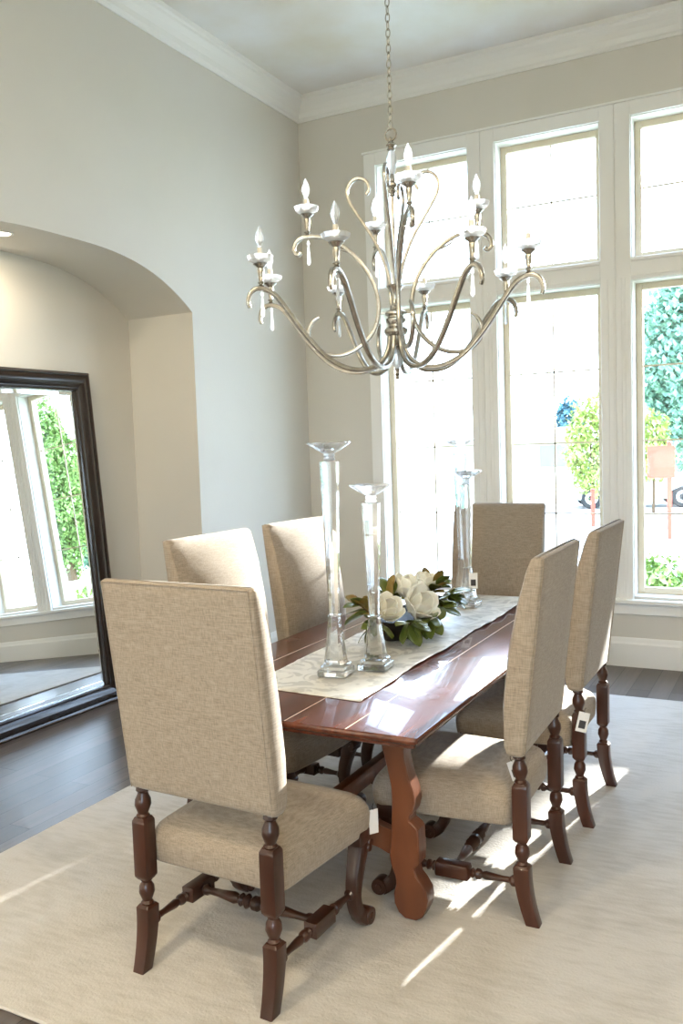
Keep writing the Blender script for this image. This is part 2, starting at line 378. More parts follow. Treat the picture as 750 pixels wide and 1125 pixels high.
bm = B(); sweep_prof(bm, BASE, (XL, YW, 0), (XR, YW, 0), (0, -1, 0), m0=-1); struct('baseboard_window', bm, M_TRIM)
bm = B(); sweep_prof(bm, BASE, (XL, NY1 + 0.018, 0), (XL, YW, 0), (1, 0, 0), m1=-1); struct('baseboard_left', bm, M_TRIM)
bm = B(); sweep_prof(bm, BASE, (XL, YB, 0), (XL, NY0 - 0.018, 0), (1, 0, 0)); struct('baseboard_near', bm, M_TRIM)
bm = B(); sweep_prof(bm, BASE, (NX, 4.56, 0), (NX, NY1, 0), (1, 0, 0)); struct('baseboard_niche', bm, M_TRIM)

# windows
MUNT = (1.096, 1.625, 2.156)
k = 0
for wi, wc in enumerate(WC):
    OH = OHS[wi]
    for (z0, z1, ml) in ((ZL0, ZL1, MUNT), (ZT0, ZT1, (3.40,))):
        k += 1
        w = bpy.data.objects.new('window_%d' % k, None); COL.objects.link(w); w.location = (wc, YW, z0); w['kind'] = 'structure'
        h = z1 - z0
        bm = B()   # jamb liner
        for (x0, x1, zz0, zz1) in ((-OH, -OH + 0.006, 0, h), (OH - 0.006, OH, 0, h), (-OH, OH, 0, 0.006), (-OH, OH, h - 0.006, h)): box(bm, x0, x1, 0.0, WT - 0.01, zz0, zz1)
        link('jamb', bm, M_TRIM, w, False)
        bm = B(); s = 0.052; e = 0.006
        for (x0, x1, zz0, zz1) in ((-OH + e, -OH + s, e, h - e), (OH - s, OH - e, e, h - e), (-OH + s, OH - s, e, s), (-OH + s, OH - s, h - s, h - e)): box(bm, x0, x1, 0.125, 0.175, zz0, zz1, 0.004)
        link('sash', bm, M_SASH, w, False)
        bm = B(); box(bm, -OH + s, OH - s, 0.153, 0.157, s, h - s); link('pane', bm, M_PANE, w, False)
        bm = B(); box(bm, -0.006, 0.006, 0.144, 0.152, s, h - s)
        for zz in ml: box(bm, -OH + s, OH - s, 0.144, 0.152, zz - z0 - 0.006, zz - z0 + 0.006)
        link('muntins', bm, M_SASH, w, False)
# casing boards around the group with fluted mullions
bm = B()
OH = 0.38; x0, x1 = WC[0] - OH - 0.10, WC[2] + OHS[2] + 0.10
def casing(bm, xa, xb, za, zb, horiz=False):
    box(bm, xa, xb, YW - 0.022, YW, za, zb, 0.003)
casing(bm, x0, WC[0] - OH - 0.001, ZL0 - 0.02, ZT1 + 0.095); casing(bm, WC[2] + OHS[2] + 0.001, x1, ZL0 - 0.02, ZT1 + 0.095)
for i in (0, 1):
    xa, xb = WC[i] + OHS[i] + 0.001, WC[i + 1] - OHS[i + 1] - 0.001; xm = (xa + xb) / 2
    casing(bm, xa, xm - 0.004, ZL0 - 0.02, ZT1 + 0.095); casing(bm, xm + 0.004, xb, ZL0 - 0.02, ZT1 + 0.095)
    box(bm, xm - 0.004, xm + 0.004, YW - 0.012, YW, ZL0 - 0.02, ZT1 + 0.095)
    for dx in (-0.055, -0.02, 0.035, 0.06): box(bm, xm + dx - 0.005, xm + dx + 0.005, YW - 0.028, YW - 0.022, ZL0, ZL1 + 0.02, 0.002)
for wc, OH in zip(WC, OHS):
    casing(bm, wc - OH - 0.001, wc + OH + 0.001, ZT1, ZT1 + 0.095); casing(bm, wc - OH - 0.001, wc + OH + 0.001, ZL1, ZT0)
    box(bm, wc - OH, wc + OH, YW - 0.034, YW - 0.022, ZT0 - 0.03, ZT0 - 0.006, 0.004); box(bm, wc - OH, wc + OH, YW - 0.030, YW - 0.022, ZL1 + 0.02, ZL1 + 0.035, 0.003)
box(bm, x0 - 0.012, x1 + 0.012, YW - 0.035, YW, ZT1 + 0.095, ZT1 + 0.112, 0.004)
struct('trim_3', bm, M_TRIM)
bm = B(); box(bm, x0 - 0.03, x1 + 0.03, YW - 0.06, YW + 0.003, ZL0 - 0.045, ZL0 - 0.015, 0.006); box(bm, x0, x1, YW - 0.024, YW, ZL0 - 0.125, ZL0 - 0.045, 0.004); struct('trim_4', bm, M_TRIM)

# recessed lamps: one in the niche arch, others added behind the camera for fill
def recessed(x, y, z, power, label, nrm=None, size=0.05):
    t = thing('recessed_light', label, 'ceiling light', (x, y, z))
    bm = B(); lathe(bm, [(size * 1.25, 0.0), (size * 1.25, -0.006), (size, -0.006), (size * 0.93, 0.0)], 32); link('trim_ring', bm, M_PLASTER, t)
    bm = B(); lathe(bm, [(0.0, -0.0015), (size * 0.92, -0.0015), (size * 0.92, -0.003), (0.0, -0.0045)], 32); ln = link('lens', bm, M_LAMP, t)
    if power:
        L = bpy.data.lights.new('lamp_light', 'AREA'); L.shape = 'DISK'; L.size = size * 2.6; L.energy = power; L.color = (1.0, 0.84, 0.58)
        lo = bpy.data.objects.new('lamp_light', L); COL.objects.link(lo); lo.parent = t; lo.location = (0, 0, -0.012)
    return t
recessed(-3.945, 3.55, archz(3.55) - 0.001, 7, 'small round recessed light glowing in the arched niche ceiling')
WARM_FILL = 45
for i, (x, y, lb) in enumerate(((-1.9, 0.2, 'added fill light recessed in the unseen ceiling nearest the dining table'), (1.2, 0.4, 'added fill light recessed in the unseen ceiling near the right wall'), (-1.6, -2.0, 'added fill light recessed in the unseen ceiling by the back wall'), (1.4, -2.0, 'added fill light recessed in the unseen ceiling in the back right corner'))):
    recessed(x, y, ZC, WARM_FILL, lb, size=0.075)

# rug
bm = B()
RX0, RX1, RY0, RY1 = -2.962, 0.12, 1.735, 5.692
pr_ = [(-0.004, 0.001), (0.0, 0.006), (-0.004, 0.012)]
rings = []
for off, z in ((0.003, 0.001), (0.0, 0.006), (0.004, 0.012), (0.05, 0.0125)):
    rings.append([Vector((x + (RX0 + RX1) / 2, y + (RY0 + RY1) / 2, z)) for x, y in rrect((RX1 - RX0) / 2 - off, (RY1 - RY0) / 2 - off, 0.012)])
loft(bm, rings)
tag(link('rug', bm, M_RUG, None), 'large ivory beige wool area rug under the dining table', 'rug')

# ---------------------------------------------------------------- dining table
TX0, TX1, TY0, TY1, TZ = -2.19, -1.045, 2.415, 4.925, 0.755
table = thing('dining_table', 'long dark red mahogany trestle dining table set with a runner', 'table', ((TX0 + TX1) / 2, (TY0 + TY1) / 2, 0.0125))
tcx, tcy = (TX0 + TX1) / 2, (TY0 + TY1) / 2
# boards of the top
hx, hy = (TX1 - TX0) / 2, (TY1 - TY0) / 2
bm = B(); rings = []
tz = TZ - 0.0125
for off, z in ((0.020, -0.040), (0.014, -0.036), (0.014, -0.028), (0.004, -0.022), (0.0, -0.016), (0.0, -0.006), (0.003, -0.0015), (0.006, 0.0)):
    rings.append([Vector((x, y, tz + z)) for x, y in rrect(hx - off, hy - off, 0.006)])
loft(bm, rings); top = link('tabletop', bm, M_TOP, table)
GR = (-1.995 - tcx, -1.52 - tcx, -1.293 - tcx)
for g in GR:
    bm = B(); box(bm, g - 0.0022, g + 0.0022, -hy + 0.007, hy - 0.007, tz - 0.002, tz + 0.0004); link('groove_glare', bm, M_GROOVE_GLARE, top, False)  # strips imitate glare lines along the bevelled joints
# lyre legs: outline in x (relative to leg) by z
def lyre(sgn, yc, name='leg'):
    R = [(-0.045, 0.70), (-0.045, 0.64), (-0.043, 0.57), (-0.030, 0.51), (-0.012, 0.46), (-0.006, 0.42), (-0.016, 0.385), (-0.030, 0.368), (-0.030, 0.352), (-0.006, 0.335), (0.002, 0.325), (0.004, 0.25), (0.002, 0.205), (-0.016, 0.185), (-0.010, 0.160), (0.008, 0.140), (0.026, 0.112), (0.031, 0.082), (0.024, 0.05), (0.010, 0.02), (-0.015, 0.003)]
    L = [(-0.055, 0.003), (-0.080, 0.02), (-0.094, 0.05), (-0.096, 0.085), (-0.086, 0.12), (-0.088, 0.145), (-0.104, 0.19), (-0.108, 0.22), (-0.100, 0.28), (-0.096, 0.36), (-0.093, 0.42), (-0.095, 0.47), (-0.108, 0.53), (-0.125, 0.60), (-0.132, 0.64), (-0.132, 0.70)]
    pts = [p for p in R] + [p for p in L]
    pp = [Vector((p[0], 0, p[1])) for p in pts]
    bm = B(); th = 0.034
    f = []
    for yy, inset in ((-th, 0.004), (-th + 0.004, 0), (th - 0.004, 0), (th, 0.004)):
        cx = sum(p.x for p in pp) / len(pp)
        ring = []
        for i, p in enumerate(pp):
            a_, b_ = pp[i - 1], pp[(i + 1) % len(pp)]; d = (b_ - a_).normalized(); nrm = Vector((d.z, 0, -d.x))
            q = p + nrm * inset * (1)
            ring.append(Vector((sgn * (q.x + 0.452), yc + yy, q.z)))
        f.append(ring)
    loft(bm, f)
    return bm
for yc in (2.712 - tcy, 4.425 - tcy):
    for s in (1, -1):
        link('leg', lyre(s, yc), M_TRESTLE, table)
    bm = B()   # scalloped cross board between the legs
    up_, lo_ = [], []
    for i in range(25):
        x = -0.36 + 0.72 * i / 24; t = abs(x) / 0.36
        up_.append((x, 0.315 + 0.012 * math.cos(3 * PI * x / 0.36))); lo_.append((x, 0.225 - 0.012 * math.cos(4 * PI * t)))
    loop = up_ + lo_[::-1]
    loft(bm, [[Vector((x, yc + dy, z)) for x, z in loop] for dy in (-0.018, 0.018)])
    link('cross_board', bm, M_TRESTLE, table)
    bm = B(); box(bm, -0.50, 0.50, yc - 0.04, yc + 0.04, tz - 0.075, tz - 0.041, 0.006); link('bearer', bm, M_TRESTLE, table)
bm = B(); box(bm, -0.022, 0.022, 2.712 - tcy + 0.019, 4.425 - tcy - 0.019, 0.235, 0.305, 0.006); link('long_stretcher', bm, M_TRESTLE, table)

# ---------------------------------------------------------------- chairs
def saber(t):  # rear leg centre y over the saber length
    return -0.036 * (1 - t) ** 1.9
ZB0, ZB1 = 0.583, 1.262
def backy(z): return -0.018 - 0.080 * (z - ZB0) / (ZB1 - ZB0)
def make_chair(label, loc, rotz):
    c = thing('dining_chair', label, 'chair', loc, rotz, 'matching linen upholstered dining chairs')
    HX = 0.246
    for s in (-1, 1):
        bm = B(); rings = []
        for i in range(9):
            t = i / 8; z = 0.196 * t; w = 0.0215 + 0.004 * t
            if i == 8: w = 0.0255
            y0 = saber(t)
            rings.append([Vector((s * HX + x, y0 + y, z)) for x, y in rrect(w, w + 0.002, 0.004, 2)])
        rings.append([Vector((s * HX + x, y, 0.204)) for x, y in rrect(0.020, 0.020, 0.004, 2)])
        loft(bm, rings)
        lathe(bm, [(0.019, 0.202), (0.021, 0.208), (0.015, 0.216), (0.018, 0.223), (0.0255, 0.243), (0.0235, 0.263), (0.015, 0.277), (0.020, 0.284), (0.020, 0.290)], 16, s * HX, 0.0)
        rings = []
        for z, w in ((0.286, 0.019), (0.296, 0.0255), (0.302, 0.026), (0.472, 0.026), (0.479, 0.0255), (0.490, 0.020)):
            rings.append([Vector((s * HX + x, y, z)) for x, y in rrect(w, w, 0.003, 2)])
        loft(bm, rings)
        rings = []
        for r, z in [(0.020, 0.488), (0.022, 0.494), (0.016, 0.501), (0.019, 0.508), (0.0265, 0.528), (0.025, 0.546), (0.017, 0.563), (0.0165, 0.569), (0.022, 0.575), (0.021, 0.586), (0.018, 0.60)]:
            yy = -0.004 + (0.0 if z < 0.54 else (z - 0.54) * 0.14)
            rings.append([Vector((s * HX + r * math.cos(2 * PI * k / 16), (z - 0.488) * 0.05 + r * math.sin(2 * PI * k / 16) , z)) for k in range(16)])
        loft(bm, rings)
        link('rear_leg', bm, M_CHWOOD, c)
    for s in (-1, 1):   # front scroll legs
        bm = B(); X = s * 0.252
        path = catmull([(X, 0.492, 0.335), (X, 0.500, 0.300), (X, 0.484, 0.245), (X, 0.464, 0.185), (X, 0.456, 0.13), (X, 0.466, 0.082), (X, 0.490, 0.045), (X, 0.520, 0.022)], 5)
        def rr(t): return 0.034 - 0.012 * min(1, t / 0.6) + (0.002 if t > 0.8 else 0)
        sweep(bm, path, rr, 12, side=(1, 0, 0), flat=1.0, square=True)
        lathe(bm, [(0.012, X - 0.028), (0.028, X - 0.027), (0.030, X - 0.022), (0.030, X + 0.022), (0.028, X + 0.027), (0.012, X + 0.028)], 20, 0.528, 0.031, axis='X')
        lathe(bm, [(0.003, X - 0.033), (0.012, X - 0.032), (0.013, X - 0.027), (0.013, X + 0.027), (0.012, X + 0.032), (0.003, X + 0.033)], 14, 0.528, 0.031, axis='X')
        box(bm, X - 0.034, X + 0.034, 0.455, 0.525, 0.300, 0.352, 0.008)
        for dz in (0.295, 0.278): lathe(bm, [(0.012, X - 0.036), (0.015, X - 0.030), (0.015, X + 0.030), (0.012, X + 0.036)], 10, 0.524 - (0.295 - dz) * 0.4, dz, axis='X')
        link('front_leg', bm, M_CHWOOD, c)
    def turned(bm, y0, y1, x, z, cross=False, fat=False):
        L = y1 - y0
        if fat: pr = [(0.010, 0), (0.018, 0.02), (0.018, 0.05), (0.012, 0.07), (0.013, 0.16), (0.020, 0.30), (0.013, 0.34), (0.022, 0.365), (0.014, 0.39), (0.025, 0.42), (0.014, 0.45), (0.024, 0.48), (0.024, 0.52), (0.014, 0.55), (0.025, 0.58), (0.014, 0.61), (0.022, 0.635), (0.013, 0.66), (0.020, 0.70), (0.013, 0.84), (0.012, 0.93), (0.018, 0.95), (0.018, 0.98), (0.010, 1)]
        else: pr = [(0.010, 0), (0.019, 0.03), (0.019, 0.10), (0.011, 0.16), (0.010, 0.3), (0.015, 0.66), (0.011, 0.74), (0.018, 0.79), (0.019, 0.86), (0.012, 0.9), (0.018, 0.95), (0.014, 1)]
        prof = [(r, y0 + L * t) for r, t in pr]
        if cross: lathe(bm, prof, 14, x, z, axis='X')
        else: lathe(bm, prof, 14, x, z, axis='Y')
    ZS = 0.140
    for s in (-1, 1):
        bm = B(); X = s * 0.246
        turned(bm, 0.020, 0.185, X, ZS); turned(bm, 0.448, 0.315, X, ZS)
        rings = []
        for y, w in ((0.184, 0.014), (0.192, 0.023), (0.308, 0.023), (0.316, 0.014)): rings.append([Vector((X + xx, y, ZS + zz)) for xx, zz in rrect(w, w + 0.002, 0.003, 2)])
        loft(bm, rings); link('side_stretcher', bm, M_CHWOOD, c)
    bm = B(); turned(bm, -0.224, 0.224, 0.25, ZS, cross=True, fat=True); link('cross_stretcher', bm, M_CHWOOD, c)
    # seat
    bm = B(); rings = []
    def outline(sc_, z, n=14, push=0.0):
        pts = []
        yb, yf = 0.030, 0.545; hb, hf = 0.256, 0.288
        cyy = (yb + yf) / 2
        P = rrect(1.0, 1.0, 0.16, 5)
        # densify
        Q = []
        for i in range(len(P)):
            a_, b_ = P[i], P[(i + 1) % len(P)]; dd = math.hypot(a_[0] - b_[0], a_[1] - b_[1]); m_ = max(1, int(dd / 0.22))
            for k in range(m_): Q.append((a_[0] + (b_[0] - a_[0]) * k / m_, a_[1] + (b_[1] - a_[1]) * k / m_))
        for u, v in Q:
            hw = hb + (hf - hb) * (v + 1) / 2
            bow = 0.012 * (1 - u * u) * (1 if v > 0.9 else 0)
            pts.append(Vector((u * (hw + push) * sc_, cyy + v * ((yf - yb) / 2 + push) * sc_ + bow * sc_, z)))
        return pts
    for sc_, z, ps in ((0.94, 0.330, 0), (0.985, 0.333, 0), (0.995, 0.342, 0), (1.0, 0.365, 0.002), (1.0, 0.395, 0.004), (0.995, 0.415, 0.002), (0.978, 0.431, 0), (0.94, 0.446, 0), (0.86, 0.462, 0), (0.72, 0.476, 0), (0.5, 0.486, 0), (0.2, 0.491, 0)):
        rings.append(outline(sc_, z, push=ps))
    loft(bm, rings); link('seat', bm, M_LINEN, c, ang=80)
    # backrest
    bm = B(); rings = []
    NV = 26; HW = 0.286
    def dside(v):
        ks = [(0, 0.058), (0.06, 0.074), (0.25, 0.086), (0.5, 0.084), (0.75, 0.072), (0.9, 0.058), (0.97, 0.048), (1, 0.040)]
        for i in range(len(ks) - 1):
            if v <= ks[i + 1][0]:
                t = (v - ks[i][0]) / (ks[i + 1][0] - ks[i][0]); t = t * t * (3 - 2 * t) * 0.5 + t * 0.5; return ks[i][1] + (ks[i + 1][1] - ks[i][1]) * t
        return ks[-1][1]
    vs_ = [0, 0.006] + [0.02 + 0.96 * i / NV for i in range(NV + 1)] + [0.994, 1.0]
    for v in vs_:
        z = ZB0 + (ZB1 - ZB0) * v; d = dside(v); yb = backy(z)
        sh = 0.012 if v in (0, 1.0) else (0.004 if (v < 0.01 or v > 0.99) else 0)
        hw = HW - sh - 0.005 * (1 - v); yf = yb + d - sh; ybk = yb + sh
        if v > 0.99 or v < 0.01: pass
        n = 16; ring = []
        rc = 0.012
        # back side, left->right with tiny corner, then front with crown
        ring.append(Vector((-hw, ybk + rc, z))); ring.append(Vector((-hw + rc * 0.3, ybk + rc * 0.3, z))); ring.append(Vector((-hw + rc, ybk, z)))
        for i in range(1, 6): ring.append(Vector((-hw + rc + (2 * hw - 2 * rc) * i / 6, ybk, z)))
        ring.append(Vector((hw - rc, ybk, z))); ring.append(Vector((hw - rc * 0.3, ybk + rc * 0.3, z))); ring.append(Vector((hw, ybk + rc, z)))
        ring.append(Vector((hw, yf - rc * 1.2, z)))
        for i in range(0, n + 1):
            u = 1 - 2 * i / n
            cr = 0.040 * (1 - abs(u) ** 2.2) * max(0, math.sin(PI * min(max(v, 0), 1))) ** 0.6
            x = u * (hw - 0.003 if abs(u) == 1 else hw)
            ring.append(Vector((x, yf - (0.004 if abs(u) == 1 else 0) + cr, z)))
        ring.append(Vector((-hw, yf - rc * 1.2, z)))
        rings.append(ring)
    loft(bm, rings); bk = link('backrest', bm, M_LINEN, c, ang=50)
    bm = B()
    for s in (-1, 1):
        pts = [Vector((s * (HW - 0.012 - 0.005 * (1 - v)), backy(ZB0 + (ZB1 - ZB0) * v) - 0.0005, ZB0 + (ZB1 - ZB0) * v)) for v in [0.01 + 0.98 * i / 20 for i in range(21)]]
        sweep(bm, pts, 0.0022, 6, side=(1, 0, 0))
    zt = ZB0 + (ZB1 - ZB0) * 0.99
    sweep(bm, [Vector((-HW + 0.012 + (2 * HW - 0.024) * i / 10, backy(zt) - 0.0005, zt)) for i in range(11)], 0.0022, 6, side=(0, 1, 0))
    link('piping', bm, M_LINEN, bk)
    return c
RZ = 0.0125
chair = make_chair('linen upholstered dining chair nearest the camera, seen from behind at the near table end', (-1.612, 2.087, RZ), math.radians(-2.5))
dup(chair, (-0.850, 3.075, RZ), math.radians(91), 'nearer of the two linen chairs on the window side right of the table')
dup(chair, (-0.843, 3.925, RZ), math.radians(90), 'farther of the two right side linen chairs, with a white tag on its leg')
dup(chair, (-2.345, 3.262, RZ), math.radians(-94.5), 'nearer of the two linen chairs along the mirror side of the table')
dup(chair, (-2.318, 4.005, RZ), math.radians(-93.5), 'farther of the two mirror side linen chairs, its face half in sunlight')
far_chair = dup(chair, (-1.672, 5.17, RZ), math.radians(180), 'linen chair at the far table end in front of the windows')

# tags on the furniture
def price_tag(label, loc, rotz, w=0.045, h=0.085, square=True, tilt=0.0, loop=0.03, roll=0.0):
    t = thing('price_tag', label, 'tag', loc, rotz, None)
    t.rotation_euler = (tilt, roll, rotz)
    bm = B(); box(bm, -w / 2, w / 2, -0.0008, 0.0008, -h, 0, 0.0004); cd = link('card', bm, M_TAG, t, False)
    if square:
        bm = B(); box(bm, -w * 0.3, w * 0.3, -0.0014, -0.0009, -h * 0.82, -h * 0.42); link('printed_square', bm, M_INK, cd, False)
    if loop > 0:
        bm = B(); pts = [Vector((0, 0, -0.004)), Vector((-0.003, 0.0, loop * 0.5)), Vector((0.002, 0.002, loop))]; sweep(bm, catmull(pts, 4), 0.0011, 6)
        link('string', bm, M_STRING, t)
    return t
price_tag('blank white card tag hanging at the front seat corner of the nearest chair', (-1.300, 2.618, 0.415), math.radians(55), 0.035, 0.085, False, loop=0.02)
price_tag('white card tag with a dark square on the rear leg of the farther right chair', (-0.810, 3.638, 0.515), math.radians(18), 0.045, 0.085, True, loop=0.02, roll=0.22)
price_tag('white card tag tucked behind the rear leg of the nearer right chair', (-0.890, 2.875, 0.555), math.radians(35), 0.040, 0.07, True, loop=0.02, roll=-0.3)

# ---------------------------------------------------------------- table runner
bm = B(); nx, ny = 40, 150
X0, X1, Y0, Y1 = -1.885, -1.385, 2.70, 4.90
grid = []
random.seed(4)
for j in range(ny + 1):
    row = []
    for i in range(nx + 1):
        u, v = i / nx, j / ny
        y = Y0 + (Y1 - Y0) * v + (0.035 * (1 - u) if v < 0.2 else 0.035 * (1 - u) * max(0, (0.4 - v) / 0.2))
        edge = max(0, 1 - min(u, 1 - u) / 0.12)
        wob = 0.007 * math.sin(y * 9 + 1) + 0.004 * math.sin(y * 23 + (2 if u > .5 else 0))
        x = X0 + (X1 - X0) * u + wob * edge
        n1_ = noise.noise(Vector((x * 1.6, y * 7, 0.3))); n2_ = noise.noise(Vector((x * 4 + y * 3, y * 17, 4.3))); n3_ = noise.noise(Vector((x * 2.2, y * 4.5, 9.3)))
        z = 0.0042 + 0.007 * max(0, n1_ + 0.1) + 0.005 * max(0, n2_) + 0.004 * max(0, n3_)
        z += edge * 0.002 * (1 + math.sin(y * 23 + 2 * u))
        if v < 0.012 or v > 0.988: z = 0.0042
        row.append(bm.verts.new((x, y, TZ + z)))
    grid.append(row)
for j in range(ny):
    for i in range(nx): bm.faces.new((grid[j][i], grid[j][i + 1], grid[j + 1][i + 1], grid[j + 1][i]))
run = link('table_runner', bm, M_RUNNER, None, ang=80); md = run.modifiers.new('thick', 'SOLIDIFY'); md.thickness = 0.0022; md.offset = -1
tag(run, 'silvery beige rippled fabric runner down the middle of the dining table', 'table runner')

# ---------------------------------------------------------------- crystal candlesticks
def candlestick(label, x, y, H, rot):
    z0 = TZ + 0.0105
    t = thing('crystal_candlestick', label, 'candlestick', (x, y, z0), rot, 'tall crystal candlesticks on the runner')
    def sq(bm, specs, r=0.003, k=1, ch=None):
        loft(bm, [[Vector((a_, b_, z)) for a_, b_ in rrect(w, w, ch * w if ch else r, k)] for w, z in specs])
    bm = B(); sq(bm, [(0.056, 0), (0.058, 0.003), (0.058, 0.020), (0.056, 0.023), (0.049, 0.024), (0.049, 0.036), (0.044, 0.042), (0.040, 0.044)])
    link('foot', bm, M_CRYSTAL, t, False)
    hs = 0.235 * (H / 0.9) ** 0.5
    bm = B(); sq(bm, [(0.040, 0.0442), (0.038, 0.052), (0.020, hs - 0.012), (0.019, hs - 0.006), (0.022, hs - 0.005), (0.024, hs - 0.001), (0.022, hs)], ch=0.25)
    link('pedestal', bm, M_CRYSTAL, t, False)
    bm = B(); sq(bm, [(0.018, hs + 0.0003), (0.019, hs + 0.02), (0.0335, H - 0.085), (0.0335, H - 0.075), (0.030, H - 0.072)], ch=0.45)
    link('shaft', bm, M_CRYSTAL, t, False)
    bm = B(); lathe(bm, [(0.018, H - 0.0715), (0.024, H - 0.066), (0.018, H - 0.058), (0.023, H - 0.052), (0.019, H - 0.045)], 16); link('neck', bm, M_CRYSTALB, t, False)
    bm = B(); seg = 16; rings = []
    for r, z in ((0.020, H - 0.0445), (0.045, H - 0.030), (0.078, H - 0.008), (0.083, H - 0.003), (0.080, H), (0.045, H - 0.006), (0.022, H - 0.012), (0.018, H - 0.022), (0.004, H - 0.023)):
        rings.append([Vector((r * (1 + (0.03 if (k % 2 and r > 0.04) else 0)) * math.cos(2 * PI * k / seg), r * (1 + (0.03 if (k % 2 and r > 0.04) else 0)) * math.sin(2 * PI * k / seg), z)) for k in range(seg)])
    loft(bm, rings); link('dish', bm, M_CDISH, t, False)
    return t
candlestick('tallest crystal candlestick at the near end of the runner', -1.625, 2.985, 0.905, 0.15)
candlestick('shorter crystal candlestick right of the tallest one, before the flower bowl', -1.520, 3.125, 0.735, 0.1)
candlestick('tall crystal candlestick behind the flower bowl, at the far end of the runner', -1.715, 4.68, 0.905, 0.1)
candlestick('shorter crystal candlestick behind the flower bowl, carrying a card tag', -1.625, 4.52, 0.735, 0.0)
price_tag('small white card tag with dark square tied around the far short candlestick', (-1.575, 4.462, 0.955), math.radians(20), 0.045, 0.085, True, loop=0.02)

# ---------------------------------------------------------------- bowl with magnolias
BX, BY = -1.650, 3.80
bm = B(); rings = []
zb = TZ + 0.0135
def oval(sx, sy, z, n=40, lift=0.0):
    return [Vector((BX + sx * math.cos(2 * PI * k / n), BY + sy * math.copysign(abs(math.sin(2 * PI * k / n)) ** 0.85, math.sin(2 * PI * k / n)), z + lift * abs(math.sin(2 * PI * k / n)) ** 4)) for k in range(n)]
for sx, sy, z, lf in ((0.055, 0.23, 0, 0.0), (0.075, 0.27, 0.006, 0.002), (0.10, 0.32, 0.035, 0.008), (0.115, 0.350, 0.070, 0.016), (0.120, 0.360, 0.088, 0.020), (0.116, 0.355, 0.091, 0.020), (0.106, 0.340, 0.072, 0.016), (0.085, 0.29, 0.035, 0.008), (0.05, 0.20, 0.018, 0)):
    rings.append(oval(sx, sy, zb + z, lift=lf))
loft(bm, rings); tag(link('wooden_bowl', bm, M_BOWL, None), 'long black boat shaped bowl of magnolias on the runner', 'bowl')
def leaf_bm(L, W, curl, fold=0.25):
    bm = B(); n, m_ = 10, 6; g = []
    for j in range(n + 1):
        t = j / n; w = W * (math.sin(PI * min(1, (t ** 1.25) * 0.965 + 0.03)) ** 0.55); row = []
        for i in range(m_ + 1):
            s = -1 + 2 * i / m_
            row.append(bm.verts.new((s * w, L * t, -curl * t * t * L + fold * abs(s) * w * 0.5 + 0.002 * math.sin(9 * t + s))))
        g.append(row)
    for j in range(n):
        for i in range(m_): bm.faces.new((g[j][i], g[j][i + 1], g[j + 1][i + 1], g[j + 1][i]))
    return bm
def mkmesh(bm, m, name, th=0.0012):
    bmesh.ops.remove_doubles(bm, verts=bm.verts, dist=1e-6)
    bmesh.ops.solidify(bm, geom=list(bm.faces), thickness=th)
    bmesh.ops.recalc_face_normals(bm, faces=bm.faces)
    me = bpy.data.meshes.new(name); bm.to_mesh(me); bm.free(); me.materials.append(m); me.shade_smooth(); return me
leafA = [mkmesh(leaf_bm(0.115, 0.031, 0.25), M_LEAF, 'leaf_a'), mkmesh(leaf_bm(0.100, 0.030, 0.5), M_LEAF, 'leaf_b'), mkmesh(leaf_bm(0.098, 0.028, 0.1), M_LEAFB, 'leaf_c')]
petals = [mkmesh(leaf_bm(0.078, 0.037, -0.7, 0.45), M_PETAL, 'petal_a', 0.0015), mkmesh(leaf_bm(0.062, 0.031, -0.9, 0.5), M_PETAL, 'petal_b', 0.0015)]
def orient(o, loc, az, el, roll=0.0):
    o.location = loc; o.rotation_euler = (Matrix.Rotation(az - PI / 2, 4, 'Z') @ Matrix.Rotation(el, 4, 'X') @ Matrix.Rotation(roll, 4, 'Y')).to_euler()
def flower(label, x, y, z, sc_, tx, ty):
    t = thing('magnolia_flower', label, 'flower', (x, y, z), 0, 'magnolia blossoms in the black bowl'); t.scale = (sc_,) * 3; t.rotation_euler = (tx, ty, random.random())
    for k in range(6):
        o = bpy.data.objects.new('petal', petals[0]); COL.objects.link(o); o.parent = t; orient(o, (0, 0, 0), 2 * PI * k / 6, 0.25 + 0.1 * (k % 2))
    for k in range(4):
        o = bpy.data.objects.new('petal', petals[1]); COL.objects.link(o); o.parent = t; orient(o, (0, 0, 0.006), 2 * PI * (k + .3) / 4, 0.55)
    bm = B(); lathe(bm, [(0.004, -0.01), (0.012, 0.0), (0.013, 0.015), (0.008, 0.03), (0.001, 0.036)], 10); link('stamen', bm, M_STAMEN, t)
    return t
random.seed(11)
flower('leftmost white magnolia blossom, half behind the shorter crystal candlestick', -1.655, 3.50, 0.900, 1.15, 0.7, 0.5)
flower('large white magnolia blossom with petals drooping over the bowl front', -1.590, 3.66, 0.895, 1.45, 0.75, 0.75)
flower('upper white magnolia blossom in the middle of the bowl', -1.690, 3.80, 0.930, 1.25, 0.45, 0.2)
flower('farthest white magnolia blossom near the back of the bowl', -1.665, 3.98, 0.925, 1.15, 0.2, 0.3)
